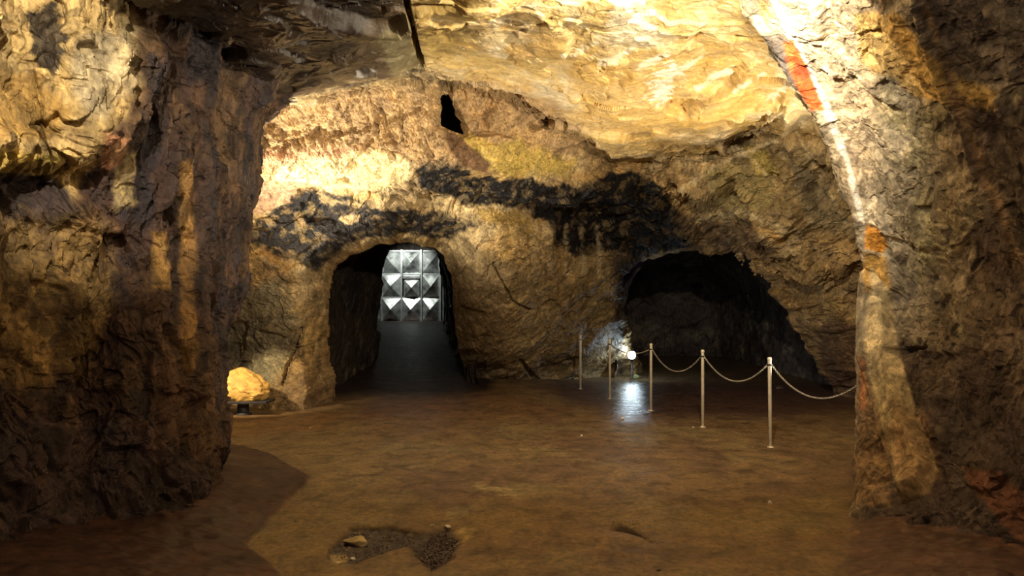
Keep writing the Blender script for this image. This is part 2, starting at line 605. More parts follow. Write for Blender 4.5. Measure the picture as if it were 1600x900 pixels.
# rounded lips of the mouths
Sx = P0 + N0.reshape(-1, 3) * disp[:, None]
rightside = sst(X, -2.3, -1.0)
flw = 0.16 + 0.85 * rightside
fl = np.clip(1 - dL / flw, 0, 1.6)
Sx[:, 1] += (fl ** 1.7) * (0.55 + 0.9 * rightside)
fr = np.clip(1 - dR / 0.30, 0, 1.6)
Sx[:, 1] += (fr ** 1.7) * 0.6
fh = np.clip(1 - dH / 0.08, 0, 1.5)
Sx[:, 1] += fh * 0.15
def snap(poly, d, level, band):
    """bring the rim of an opening exactly onto its outline"""
    m = np.nonzero(np.abs(d - level) < band)[0]
    e = 0.01
    x, zz = X[m], Z[m]
    d0 = polydist(x, zz, poly)
    gx = (polydist(x + e, zz, poly) - d0) / e
    gz_ = (polydist(x, zz + e, poly) - d0) / e
    g2 = gx * gx + gz_ * gz_ + 1e-6
    inner = np.clip((level + band - d[m]) / band, 0, 1)
    k = (d[m] - level) / g2 * np.where(d[m] < level, 1.0, inner ** 2 * 0.5)
    Sx[m, 0] -= k * gx
    Sx[m, 2] -= k * gz_


snap(MOUTH_L, dL, -0.06, 0.03)
snap(MOUTH_R, dR, -0.06, 0.04)
snap(HOLE, dH, 0.0, 0.015)
keep = (dL > -0.088) & (dR > -0.098) & (dH > -0.014)

P = Sx
px, py = project(P)
col = palette(P, [(0.40, 0.27, 0.12), (0.50, 0.36, 0.15), (0.30, 0.22, 0.12), (0.52, 0.40, 0.22)], 0.9, 50)
ceilc = palette(P * np.array([1, 0.6, 1]), [(0.66, 0.48, 0.20), (0.78, 0.63, 0.36), (0.60, 0.40, 0.15), (0.74, 0.64, 0.44)], 1.3, 90)
w = smooth_ceiling[:, None]
col = col * (1 - w) + ceilc * w
ceil_col = col.copy()
cellvary(P, col, 0.5, 4, 0.2)
cellvary(P, col, 0.22, 5, 0.25)
cellvary(P, col, 0.08, 6, 0.22)
col = col * (1 - 0.75 * w) + ceil_col * 0.75 * w
ST = lambda poly, c, **k: colour_patch(P, px, py, col, poly, c, **k)
# lighter gold vault, olive brown left part, darkened further to stand for its shadow
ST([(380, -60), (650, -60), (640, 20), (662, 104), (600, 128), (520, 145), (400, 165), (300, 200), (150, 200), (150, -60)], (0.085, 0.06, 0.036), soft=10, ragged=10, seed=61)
ST([(300, -90), (560, -90), (600, 0), (560, 70), (480, 140), (300, 190)], (0.035, 0.025, 0.02), soft=14, ragged=12, seed=161)  # overhead shade deepened once more in the colour
ST([(590, 60), (645, 20), (662, 104), (615, 125)], (0.20, 0.17, 0.09), soft=10, ragged=12, seed=62, strength=0.8)
ST([(640, -60), (760, -60), (740, 60), (690, 100), (655, 80)], (0.42, 0.30, 0.10), soft=14, ragged=16, seed=63, strength=0.8)
ST([(880, 90), (1180, 70), (1170, 200), (1000, 235), (900, 190)], (0.66, 0.42, 0.12), soft=25, ragged=16, seed=64, strength=0.75)
for k in range(7):   # thin pale mineral veins on the vault
    x0 = 880 + 52 * k
    ST([(x0, 90 + 11 * k), (x0 + 60, 62 + 9 * k), (x0 + 62, 66 + 9 * k), (x0 + 3, 96 + 11 * k)], (0.9, 0.82, 0.62), soft=2, ragged=10, seed=65 + k, strength=0.8)
ST([(1010, 130), (1050, 95), (1065, 120), (1040, 160), (1015, 165)], (0.92, 0.86, 0.7), soft=3, ragged=14, seed=81, nscale=7, strength=0.9, mottled=0.8)  # wet gleam of the vault, painted in as a pale patch
# upper wall: tan, pink, cream
ST([(395, 170), (640, 130), (870, 150), (930, 240), (760, 260), (640, 265), (395, 290)], (0.46, 0.31, 0.16), soft=12, ragged=12, seed=70, strength=0.8)
ST([(395, 235), (480, 235), (560, 232), (520, 262), (400, 262)], (0.56, 0.33, 0.20), soft=10, ragged=12, seed=71, strength=0.85)
ST([(440, 262), (560, 235), (645, 250), (640, 275), (600, 298), (520, 300), (470, 285), (400, 300)], (0.80, 0.66, 0.38), soft=7, ragged=10, seed=72)
ST([(395, 282), (470, 285), (455, 318), (395, 335)], (0.50, 0.33, 0.22), soft=7, ragged=10, seed=73)
ST([(720, 215), (800, 220), (900, 250), (890, 275), (800, 275), (745, 262)], (0.56, 0.42, 0.10), soft=10, ragged=12, seed=74, strength=0.8)
ST([(700, 205), (722, 215), (742, 235), (768, 258), (760, 272), (725, 262), (705, 235), (695, 215)], (0.20, 0.115, 0.06), soft=3, ragged=2, seed=75)
# soot black band
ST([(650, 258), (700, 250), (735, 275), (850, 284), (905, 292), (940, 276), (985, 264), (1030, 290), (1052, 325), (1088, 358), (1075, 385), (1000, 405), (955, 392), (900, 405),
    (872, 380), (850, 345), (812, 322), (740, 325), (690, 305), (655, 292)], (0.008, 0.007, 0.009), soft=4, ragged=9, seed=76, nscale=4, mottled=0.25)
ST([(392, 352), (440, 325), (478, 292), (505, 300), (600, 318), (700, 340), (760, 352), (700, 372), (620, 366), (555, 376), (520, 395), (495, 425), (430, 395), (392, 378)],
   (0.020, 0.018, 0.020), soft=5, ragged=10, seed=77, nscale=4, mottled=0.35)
ST([(495, 300), (560, 315), (650, 310), (660, 322), (560, 328), (500, 318)], (0.5, 0.38, 0.2), soft=3, ragged=9, seed=78, strength=0.7)
ST([(530, 342), (565, 332), (560, 345), (540, 352)], (0.55, 0.42, 0.24), soft=2, ragged=4, seed=79)
ST([(745, 326), (812, 330), (830, 350), (790, 352), (750, 345)], (0.46, 0.32, 0.11), soft=3, ragged=6, seed=80)
ST([(955, 395), (1010, 402), (985, 450), (975, 500), (978, 610), (955, 560), (962, 470)], (0.07, 0.05, 0.04), soft=8, ragged=10, seed=82)
# right hand vault
ST([(1060, 300), (1200, 215), (1345, 240), (1345, 380), (1200, 360), (1090, 340)], (0.27, 0.205, 0.105), soft=12, ragged=14, seed=83, strength=0.75)
ST([(1060, 340), (1180, 350), (1200, 400), (1130, 395), (1080, 372)], (0.13, 0.085, 0.05), soft=8, ragged=12, seed=84, strength=0.8)
ST([(1180, 355), (1200, 350), (1232, 380), (1215, 385)], (0.62, 0.40, 0.14), soft=3, ragged=8, seed=85, strength=0.8)
ST([(1165, 230), (1200, 232), (1215, 275), (1185, 280)], (0.42, 0.33, 0.09), soft=5, ragged=12, seed=86, strength=0.8)
ST([(1190, 400), (1340, 400), (1345, 500), (1270, 500)], (0.30, 0.21, 0.10), soft=12, ragged=16, seed=87, strength=0.7)
ST([(1270, 505), (1345, 500), (1345, 640), (1290, 620)], (0.14, 0.085, 0.06), soft=12, ragged=10, seed=88, strength=0.85)
for k, pts in enumerate(([(1232, 184), (1275, 262), (1325, 356)], [(1161, 238), (1190, 262), (1216, 292)], [(1060, 300), (1130, 252), (1200, 225), (1260, 190)], [(1085, 345), (1160, 330), (1230, 360)], [(1262, 345), (1340, 352)])):
    q = [(a, b - 3) for a, b in pts] + [(a, b + 3) for a, b in pts[::-1]]
    ST(q, (0.62, 0.52, 0.32), soft=2, ragged=5, seed=140 + k, nscale=7, strength=0.75)
ST([(1100, 262), (1160, 250), (1215, 290), (1190, 330), (1120, 320)], (0.36, 0.29, 0.13), soft=6, ragged=10, seed=150, strength=0.8)
ST([(1225, 240), (1290, 290), (1325, 350), (1260, 340)], (0.17, 0.14, 0.09), soft=6, ragged=10, seed=151, strength=0.8)
# lower walls smoother and greyer with damp
ST([(760, 400), (955, 400), (970, 600), (820, 610), (770, 500)], (0.27, 0.20, 0.10), soft=14, ragged=16, seed=89, strength=0.7)
ST([(350, 480), (440, 430), (470, 520), (430, 600), (350, 600)], (0.30, 0.27, 0.18), soft=12, ragged=16, seed=92, strength=0.8)
ST([(700, 400), (780, 440), (820, 600), (700, 640)], (0.24, 0.17, 0.09), soft=12, ragged=10, seed=93, strength=0.85)
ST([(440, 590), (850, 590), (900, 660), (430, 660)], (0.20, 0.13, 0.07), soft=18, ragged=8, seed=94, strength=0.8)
for k, x0 in enumerate((830, 855, 880, 905, 930)):
    ST([(x0, 350), (x0 + 6, 350), (x0 + 9, 430), (x0 + 3, 430)], (0.55, 0.45, 0.3), soft=2, ragged=7, seed=100 + k, strength=0.6)
wet = np.clip(0.15 + 0.75 * smooth_ceiling * sst(fbm(P * 1.2, 3, 33), -0.2, 0.3) + 0.3 * sst(fbm(P * 2.0, 3, 34), 0.0, 0.3), 0, 1)
split = int(np.argmin(np.abs(pu - (ROW_LIP + 0.3))))
Sg = P.reshape(nu, nv, 3)
Cg = col.reshape(nu, nv, 3)
Wg = wet.reshape(nu, nv)
Kg = keep.reshape(nu, nv)
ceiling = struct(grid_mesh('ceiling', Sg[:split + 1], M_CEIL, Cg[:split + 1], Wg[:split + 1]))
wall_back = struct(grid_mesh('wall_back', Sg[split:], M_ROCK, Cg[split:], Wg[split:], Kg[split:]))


# ------------------------------------------------------------------ side passages
def passage(name, rings, colors, end=True, amp=0.10, seed=200):
    """rings: (Y, xl, xr, ztop, zfloor, lean)"""
    C = []
    for (Y, xl, xr, zt, zf, sq, *sl) in rings:
        sl = sl[0] if sl else 0.0
        r = []
        for k in range(13):
            a = math.pi * (1 - k / 12)
            c, s = math.cos(a), math.sin(a)
            ex = math.copysign(abs(c) ** sq, c)
            ez = abs(s) ** sq
            r.append(((xl + xr) / 2 + ex * (xr - xl) / 2, Y + sl * ex, zf - 0.3 + (zt - zf + 0.3) * ez))
        C.append(r)
    if end:
        Y, xl, xr, zt, zf, sq = rings[-1]
        cxx, cz = (xl + xr) / 2, zf - 0.3
        for t in (0.8, 0.4, 0.02):
            C.append([(cxx + (p[0] - cxx) * t, Y + 0.6 * (1 - t), cz + (p[2] - cz) * t) for p in C[len(rings) - 1]])
    S, pu, pv = net(C, 3.5)
    c0 = ((rings[0][1] + 0))
    N = normals(S, ((rings[1][1] + rings[1][2]) / 2, rings[1][0], 1.2))
    Pf = S.reshape(-1, 3)
    f1, _, _ = facets(Pf * np.array([1.1, 0.9, 1.1]), seed)
    f2, _, _ = facets(Pf * np.array([3.2, 2.6, 2.6]), seed + 1)
    d = amp * (1.8 * f1 + 0.9 * f2) + 0.03 * fbm(Pf * 8, 3, seed)
    Q = Pf + N.reshape(-1, 3) * d[:, None]
    cc = palette(Q, colors, 1.1, seed + 5)
    ww = np.full(len(Q), 0.3)
    return struct(grid_mesh(name, Q.reshape(S.shape), M_TUN, cc, ww, toward=((rings[1][1] + rings[1][2]) / 2, rings[1][0], 1.2)))


passage('wall_left_passage', [(14.25, -3.22, -0.66, 2.87, 0, 0.55, 0.85), (15.3, -3.3, -0.76, 2.82, 0.05, 0.5, 0.3), (16.6, -3.15, -1.0, 2.85, 0.3, 0.5), (18.3, -2.98, -1.18, 3.05, 0.45, 0.62),
                              (20.5, -3.9, -1.5, 3.25, 0.65, 0.6), (23, -4.6, -1.85, 3.5, 0.85, 0.5), (25.9, -4.7, -1.9, 3.5, 1.0, 0.5)],
        [(0.06, 0.045, 0.035), (0.09, 0.065, 0.045), (0.035, 0.028, 0.028)], end=True, seed=210)  # rock colours darkened so the passage reads as deep shade
passage('wall_right_passage', [(16.5, 2.2, 6.15, 2.95, 0, 0.72, -1.2), (18.0, 2.25, 6.2, 3.0, 0, 0.7, -0.5), (19.6, 2.3, 6.2, 3.1, 0, 0.65), (22, 2.4, 6.4, 3.0, 0, 0.6), (24.5, 2.8, 6.2, 2.6, 0, 0.6)],
        [(0.12, 0.10, 0.09), (0.22, 0.19, 0.15), (0.07, 0.05, 0.05)], end=True, seed=230, amp=0.13)
# little shaft behind the hole high in the wall
hc = U(702, 187, 11.6)
C = []
for (dy, s) in ((-0.12, 1.25), (0.5, 1.3), (1.2, 1.0), (1.6, 0.05)):
    C.append([(hc[0] + 0.19 * s * math.cos(a), hc[1] + dy, hc[2] + 0.03 + 0.30 * s * math.sin(a)) for a in np.linspace(0, 2 * math.pi, 11)])
S2, _, _ = net(C, 6)
cc = palette(S2.reshape(-1, 3), [(0.12, 0.08, 0.05)], 1, 9)
struct(grid_mesh('wall_shaft', S2, M_TUN, cc, toward=(hc[0], hc[1] + 0.5, hc[2])))

# ------------------------------------------------------------------ left pillar
# each row: a height; each column: a place around the pillar in plan
def prow(z, sil, Ys, left, flare=0.0):
    """sil: pixel column of the right-hand edge; Ys its distance; left: distances of the face further left"""
    xs = (sil - 800) * Ys / F
    r = [(-5.2 - flare, -3.5, z), (-3.9 - flare * .5, 0.5, z)]
    for (p, Y) in left:
        r.append(((p - 800) * Y / F, Y, z))
    r.append((xs, Ys, z))
    r.append((xs - 0.30, Ys + 0.75, z))
    r.append((xs - 1.0, Ys + 0.85, z))
    r.append((xs - 3.2, Ys + 0.8, z))
    return r


def zat(py, Y):
    return EYE + (HOR - py) * Y / F


pil = []
for (pyr, sil, Ys, ds) in (
        (-20, 560, 9.3, 0.0), (60, 520, 9.3, 0.0), (120, 470, 9.3, 0.0), (165, 425, 9.2, 0.0), (195, 398, 9.1, 0), (260, 395, 9.0, 0.05), (330, 388, 8.9, 0.1), (420, 382, 8.9, 0.1),
        (480, 370, 8.9, 0.05), (540, 345, 9.0, 0.0), (600, 337, 9.0, -0.1), (660, 336, 8.9, -0.25), (700, 342, 8.8, -0.4), (730, 338, 8.75, -0.6), (790, 338, 8.7, -0.6)):
    z = zat(pyr, Ys)
    t = np.clip((z - 0) / 3.5, 0, 1)
    left = [(-330, 3.6 + ds * .5), (-110, 4.6 + ds), (30, 5.3 + ds), (120, 5.7 + ds + 0.25 * math.sin(t * 5)), (205, 6.1 + ds), (285, 6.7 + ds), (340, 7.7 + ds)]
    if sil > 400:
        k = (sil - 400) / 160
        left = [(p + k * 60 * (p > 100), Y) for p, Y in left]
    pil.append(prow(z, sil, Ys, left))
S, pu, pv = net(pil, 2.0)
N = normals(S, (0, 4, 1.6))
P0 = S.reshape(-1, 3)
px, py = project(P0)
W = 0.22 * np.stack([fbm(P0 * 1.5, 3, 301), fbm(P0 * 1.5, 3, 302), fbm(P0 * 1.5, 3, 303)], 1)
Q = P0 + W
f1, _, _ = facets(Q * np.array([1.3, 1.3, 0.6]), 311)
f2, _, _ = facets(Q * np.array([3.3, 3.3, 1.9]), 312)
f3, _, _ = facets(Q * np.array([9.0, 9.0, 6.0]), 313)
flute = ridged(Q * np.array([1.6, 1.6, 0.28]), 3, 314) - 0.3
f4, _, _ = facets(Q * np.array([20.0, 20.0, 14.0]), 317)
disp = 0.28 * f1 + 0.16 * f2 + 0.07 * f3 + 0.028 * f4 + 0.13 * flute + 0.015 * fbm(P0 * 16, 3, 315)
# the silhouette edge stays close to its outline
nearedge = np.exp(-((np.repeat(pv[None], len(pu), 0).reshape(-1) - 9) / 0.8) ** 2)
disp *= 1 - 0.45 * nearedge
ul = 1 - sst(polydist(px, py, [(-300, -200), (210, -200), (205, 150), (150, 260), (100, 300), (-300, 300)]), -20, 30)
disp += ul * 0.11 * facets(Q * np.array([4.2, 4.2, 3.6]), 316, 1.0)[0]
# the undercut below the lit lump on the far left
disp += 0.16 * np.exp(-(linedist(px, py, [(-200, 215), (100, 240), (170, 190), (210, 90)]) / 38) ** 2)
disp -= 0.20 * np.exp(-(linedist(px, py, [(-200, 300), (60, 290), (120, 280)]) / 26) ** 2)
disp += 0.12 * np.exp(-(linedist(px, py, [(290, 60), (300, 200), (292, 420), (290, 620)]) / 11) ** 2)
P = P0 + N.reshape(-1, 3) * disp[:, None]
px, py = project(P)
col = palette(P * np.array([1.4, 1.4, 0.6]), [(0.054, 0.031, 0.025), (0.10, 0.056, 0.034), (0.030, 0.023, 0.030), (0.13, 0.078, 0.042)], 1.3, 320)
ST = lambda poly, c, **k: colour_patch(P, px, py, col, poly, c, **k)
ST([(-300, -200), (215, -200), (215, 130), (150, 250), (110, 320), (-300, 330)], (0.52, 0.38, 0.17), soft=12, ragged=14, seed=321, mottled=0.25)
ST([(-300, 110), (60, 120), (120, 170), (80, 215), (-300, 200)], (0.40, 0.24, 0.06), soft=8, ragged=14, seed=340, strength=0.7)
ST([(40, 20), (80, 10), (110, 60), (85, 120), (50, 80)], (0.03, 0.025, 0.025), soft=3, ragged=16, seed=341, nscale=6, strength=0.9)  # shaded gap between the lit lumps, put into the colour
ST([(130, 90), (170, 60), (190, 110), (150, 150)], (0.03, 0.025, 0.025), soft=3, ragged=18, seed=342, nscale=6, strength=0.9)  # another shaded gap, painted dark
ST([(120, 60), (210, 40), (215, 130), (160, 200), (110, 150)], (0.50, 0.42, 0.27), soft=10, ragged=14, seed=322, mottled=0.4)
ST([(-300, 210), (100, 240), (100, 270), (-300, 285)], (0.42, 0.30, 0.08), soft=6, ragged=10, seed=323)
ST([(-300, 265), (90, 275), (120, 330), (60, 335), (-300, 320)], (0.05, 0.035, 0.035), soft=6, ragged=10, seed=324)  # shade inside the undercut, painted as a dark band
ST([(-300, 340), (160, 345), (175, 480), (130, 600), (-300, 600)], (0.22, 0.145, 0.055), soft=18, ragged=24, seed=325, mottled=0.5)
ST([(282, 250), (300, 250), (306, 440), (308, 560), (290, 600), (280, 480)], (0.26, 0.15, 0.05), soft=4, ragged=7, seed=326, strength=0.9)
ST([(235, 360), (262, 360), (268, 450), (240, 450)], (0.34, 0.21, 0.07), soft=5, ragged=9, seed=327, strength=0.8)
ST([(175, 230), (215, 240), (210, 320), (180, 330)], (0.34, 0.27, 0.14), soft=5, ragged=10, seed=328, mottled=0.4)
ST([(160, 210), (200, 220), (190, 260), (165, 265)], (0.40, 0.20, 0.11), soft=4, ragged=8, seed=329, strength=0.7)
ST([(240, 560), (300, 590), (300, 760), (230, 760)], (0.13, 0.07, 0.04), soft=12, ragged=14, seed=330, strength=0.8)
ST([(-300, 640), (240, 660), (330, 720), (380, 900), (-300, 950)], (0.045, 0.030, 0.038), soft=30, ragged=24, seed=331, strength=0.85, mottled=0.2)  # purplish brown foot of the pillar, darkened further in place of shade
cellvary(P, col, 0.16, 332, 0.45, (1, 1, 0.6))
cellvary(P, col, 0.06, 333, 0.2)
wet = np.clip(0.35 + 0.9 * fbm(P * 2.5, 3, 334), 0, 0.8)
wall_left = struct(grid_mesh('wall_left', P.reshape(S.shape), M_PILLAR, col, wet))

# ------------------------------------------------------------------ right wall
rw = []
for (pyr, sil, Ys) in ((-260, 1060, 5.0), (-100, 1110, 5.6), (0, 1168, 6.2), (60, 1205, 6.4), (120, 1240, 6.6), (180, 1284, 6.7), (240, 1310, 6.8), (320, 1336, 6.9), (380, 1352, 6.95), (440, 1367, 7.0),
                       (500, 1356, 7.0), (560, 1344, 7.0), (640, 1343, 6.9), (700, 1339, 6.8), (760, 1334, 6.5), (820, 1325, 6.2), (900, 1310, 5.8)):
    z = zat(pyr, Ys)
    xs = (sil - 800) * Ys / F
    low = np.clip((560 - pyr) / 560, -0.6, 1.4)
    r = [(xs + 2.6, Ys + 2.9, z), (xs + 1.2, Ys + 1.7, z), (xs + 0.35, Ys + 0.65, z), (xs, Ys, z)]
    for (dp, Y) in ((45, -0.35), (100, -0.8), (170, -1.35), (260, -2.0), (400, -2.8)):
        yy = Ys + Y
        r.append(((sil + dp - 800) * yy / F + 0.10 * dp / 100, yy, z))
    r.append((3.1 if pyr > 0 else 2.6, 1.2, z))
    r.append((3.6, -3.5, z))
    rw.append(r)
S, pu, pv = net(rw, 2.0)
N = normals(S, (0, 4, 1.6))
P0 = S.reshape(-1, 3)
px, py = project(P0)
W = 0.22 * np.stack([fbm(P0 * 1.5, 3, 401), fbm(P0 * 1.5, 3, 402), fbm(P0 * 1.5, 3, 403)], 1)
Q = (P0 + W) @ np.array([[0.93, 0, 0.35], [0, 1, 0], [-0.35, 0, 0.93]]).T
f1, _, _ = facets(Q * np.array([1.3, 1.3, 0.8]), 411)
f2, _, _ = facets(Q * np.array([3.6, 3.6, 2.4]), 412)
f3, _, _ = facets(Q * np.array([10.0, 10.0, 7.0]), 413)
pvv = np.repeat(pv[None], len(pu), 0).reshape(-1)
nearedge = np.exp(-((pvv - 3) / 0.7) ** 2)
disp = (0.17 * f1 + 0.11 * f2 + 0.055 * f3 + 0.022 * facets(Q * np.array([21.0, 21.0, 15.0]), 417)[0]) * (1 - 0.55 * nearedge) + 0.012 * fbm(P0 * 16, 3, 415)
# the pale wedge that stands proud of the wall, and the oblique seam right of it
WEDGE = [(1362, 420), (1392, 455), (1402, 540), (1432, 640), (1466, 735), (1450, 768), (1408, 780), (1388, 700), (1362, 610), (1350, 560), (1356, 480)]
wd = polydist(px, py, WEDGE)
disp = disp * (0.35 + 0.65 * sst(wd, -5, 6)) + 0.13 * (1 - sst(wd, -7, 4))
disp += 0.07 * np.exp(-(linedist(px, py, [(1432, -40), (1475, 90), (1510, 190), (1560, 330), (1610, 460)]) / 8) ** 2)
disp += 0.06 * np.exp(-(linedist(px, py, [(1168, 0), (1240, 110), (1290, 185), (1340, 320), (1362, 420)]) / 7) ** 2)
disp -= 0.10 * (1 - sst(linedist(px, py, [(1402, 550), (1425, 545), (1448, 542)]) + 4 * fbm(P0 * 8, 3, 5), 2, 6))
P = P0 + N.reshape(-1, 3) * disp[:, None]
px, py = project(P)
col = palette(P, [(0.27, 0.23, 0.165), (0.36, 0.31, 0.23), (0.13, 0.11, 0.10), (0.31, 0.275, 0.17), (0.48, 0.42, 0.32)], 1.5, 420)
ST = lambda poly, c, **k: colour_patch(P, px, py, col, poly, c, **k)
ST([(1200, -200), (1420, -200), (1380, 60), (1360, 300), (1330, 320), (1230, 60)], (0.50, 0.40, 0.28), soft=16, ragged=16, seed=421, strength=0.8)
ST([(1335, 20), (1400, 20), (1430, 70), (1480, 110), (1555, 145), (1550, 170), (1480, 165), (1420, 150), (1400, 120), (1345, 100)], (0.62, 0.43, 0.16), soft=5, ragged=10, seed=422, strength=0.9)
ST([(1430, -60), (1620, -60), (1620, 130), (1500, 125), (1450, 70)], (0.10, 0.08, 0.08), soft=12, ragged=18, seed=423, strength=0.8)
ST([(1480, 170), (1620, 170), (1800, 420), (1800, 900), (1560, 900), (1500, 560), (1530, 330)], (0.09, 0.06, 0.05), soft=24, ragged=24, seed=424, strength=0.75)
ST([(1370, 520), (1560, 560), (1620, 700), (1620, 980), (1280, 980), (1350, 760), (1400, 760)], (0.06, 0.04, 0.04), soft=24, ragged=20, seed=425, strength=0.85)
ST([(1196, -20), (1206, -20), (1270, 110), (1296, 165), (1326, 240), (1347, 330), (1352, 350), (1344, 345), (1320, 255), (1288, 180), (1262, 110), (1230, 60)], (0.92, 0.86, 0.74), soft=2, ragged=3, seed=440)  # pale rock stripe, whitened to carry the lamp's glare along the edge
ST([(1222, 66), (1240, 62), (1262, 105), (1288, 172), (1268, 172), (1250, 145), (1232, 105)], (0.85, 0.15, 0.04), soft=2.5, ragged=3, seed=426)
ST([(1180, 0), (1200, 0), (1210, 30), (1195, 35)], (0.85, 0.35, 0.12), soft=3, ragged=4, seed=427, strength=0.8)
ST([(1355, 352), (1372, 358), (1388, 384), (1376, 396), (1352, 388)], (0.78, 0.36, 0.06), soft=2.5, ragged=3, seed=428)
ST([(1350, 395), (1385, 400), (1392, 455), (1352, 460)], (0.50, 0.31, 0.09), soft=5, ragged=6, seed=429)
ST(WEDGE, (0.52, 0.43, 0.26), soft=3, ragged=3, seed=430)
ST([(1395, 620), (1440, 650), (1470, 740), (1410, 785), (1385, 700)], (0.36, 0.21, 0.11), soft=14, ragged=8, seed=431, strength=0.6)
ST([(1346, 560), (1362, 610), (1388, 700), (1390, 790), (1335, 790), (1338, 640)], (0.28, 0.19, 0.11), soft=6, ragged=8, seed=432)
ST([(1343, 560), (1353, 565), (1352, 640), (1343, 640)], (0.45, 0.20, 0.10), soft=4, ragged=4, seed=433, strength=0.8)
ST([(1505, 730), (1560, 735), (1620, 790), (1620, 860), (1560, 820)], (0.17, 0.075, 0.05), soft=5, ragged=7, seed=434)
ST([(1440, 0), (1448, 0), (1500, 150), (1560, 300), (1612, 440), (1600, 450), (1545, 310), (1490, 170)], (0.26, 0.18, 0.11), soft=4, ragged=5, seed=435, strength=0.8)
cellvary(P, col, 0.14, 436, 0.30)
cellvary(P, col, 0.05, 437, 0.25)
wet = np.clip(0.25 + 0.8 * fbm(P * 2.5, 3, 438), 0, 0.7)
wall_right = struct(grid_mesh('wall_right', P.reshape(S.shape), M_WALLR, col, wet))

# ------------------------------------------------------------------ floor
ys = np.concatenate([np.linspace(-3.5, 4.0, 40), 4.0 + (np.exp(np.linspace(0, 1, 620) * math.log(24)) - 1) * 1.0])
xs = np.linspace(-1, 1, 760)
XX = np.zeros((len(ys), len(xs)))
YY = np.repeat(ys[:, None], len(xs), 1)
half = np.where(ys < 6, 6.5, 6.5 + (ys - 6) * 0.12)
XX = xs[None] * half[:, None]
Xf, Yf = XX.reshape(-1), YY.reshape(-1)
P = np.stack([Xf, Yf, np.zeros_like(Xf)], 1)


def floor_base(x, y):
    x = np.asarray(x, float)
    y = np.asarray(y, float)
    ramp = 1.05 * sst(y, 13.6, 25.5) * (1 - sst(x, -0.7, 0.3))
    return ramp


# dirt bank at the foot of the pillar
BANK = [G(345, 695)[:2], G(385, 700)[:2], G(425, 712)[:2], G(487, 749)[:2], G(440, 795)[:2], G(384, 852)[:2], G(410, 878)[:2], G(445, 902)[:2], (-1.2, 4.0), (-1.2, -3.5), (-7, -3.5), (-7, 9.6), (-3.3, 9.6)]
db = polydist(Xf, Yf, BANK) + 0.05 * fbm(P * 4, 4, 501)
z = floor_base(Xf, Yf)
z = z + 0.02 * fbm(P * 0.8, 4, 502) + 0.008 * fbm(P * 5, 4, 503)
z += (1 - sst(db, -0.05, 0.02)) * (0.035 + 0.025 * fbm(P * 6, 4, 504)) + np.clip(-db - 0.05, 0, 1.3) * 0.16
# slope of rubble at the foot of the right wall
RB = [G(1335, 780)[:2], G(1322, 840)[:2], G(1308, 902)[:2], (1.5, 4), (1.6, -3.5), (7, -3.5), (7, 9), (3.2, 8)]
dr = polydist(Xf, Yf, RB) + 0.05 * fbm(P * 5, 4, 505)
z += np.clip(-dr, 0, 0.8) * 0.22 + (1 - sst(dr, -0.1, 0.02)) * 0.03 * fbm(P * 8, 3, 506)
# bank against the foot of the rock between the passages
CB = [G(700, 628)[:2], G(850, 648)[:2], G(905, 612)[:2], G(900, 590)[:2], (1.3, 19), (-1.2, 19), (-0.9, 14)]
dc = polydist(Xf, Yf, CB) + 0.12 * fbm(P * 2.5, 4, 507)
z += np.clip(-dc, 0, 1.5) * 0.12
# worn hollow with wet rubble in the foreground
PITL = [G(508, 868)[:2], G(545, 822)[:2], G(610, 822)[:2], G(660, 830)[:2], G(700, 822)[:2], G(722, 840)[:2], G(705, 872)[:2], G(672, 892)[:2], G(650, 868)[:2], G(640, 850)[:2], G(600, 862)[:2], G(560, 880)[:2], G(530, 882)[:2]]
dp = polydist(Xf, Yf, PITL) + 0.06 * fbm(P * 9, 4, 508)
pit = 1 - sst(dp, -0.03, 0.02)
z -= pit * (0.025 - 0.02 * fbm(P * 22, 3, 509))
PIT2 = [G(955, 828)[:2], G(968, 818)[:2], G(990, 824)[:2], G(1020, 848)[:2], G(1000, 838)[:2], G(978, 832)[:2]]
dp2 = polydist(Xf, Yf, PIT2) + 0.02 * fbm(P * 14, 3, 510)
pit2 = 1 - sst(dp2, -0.01, 0.015)
z -= pit2 * 0.015
hair = linedist(Xf, Yf, [G(1040, 872)[:2], G(1180, 852)[:2], G(1330, 830)[:2]]) + 0.015 * fbm(P * 5, 3, 511)
z -= 0.012 * (1 - sst(np.abs(hair), 0.004, 0.02))
P[:, 2] = z
px, py = project(P)
col = palette(P * np.array([1, 0.8, 1]), [(0.180, 0.118, 0.062), (0.205, 0.142, 0.070), (0.150, 0.095, 0.056), (0.20, 0.148, 0.075)], 0.9, 520)
ST = lambda poly, c, **k: colour_patch(P, px, py, col, poly, c, **k)
ST([(360, 690), (560, 668), (620, 740), (560, 800), (640, 900), (380, 960), (384, 852), (487, 749)], (0.25, 0.18, 0.085), soft=40, ragged=24, seed=521, strength=0.7)
ST([(340, 645), (540, 645), (500, 672), (345, 686)], (0.22, 0.13, 0.06), soft=5, ragged=5, seed=522)
ST([(560, 640), (740, 600), (900, 640), (860, 655), (560, 655)], (0.17, 0.095, 0.05), soft=12, ragged=8, seed=523, strength=0.7)
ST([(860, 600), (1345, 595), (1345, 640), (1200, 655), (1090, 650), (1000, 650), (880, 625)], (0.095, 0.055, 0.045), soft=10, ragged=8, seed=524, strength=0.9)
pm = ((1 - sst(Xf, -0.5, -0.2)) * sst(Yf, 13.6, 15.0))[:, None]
col = col * (1 - pm) + palette(P, [(0.035, 0.02, 0.018), (0.05, 0.028, 0.022)], 2, 530) * pm  # passage floor coloured darker to stand for missing light
bankm = (1 - sst(db, -0.03, 0.03))[:, None]
col = col * (1 - bankm) + palette(P, [(0.060, 0.030, 0.026), (0.085, 0.042, 0.032)], 2, 525) * bankm
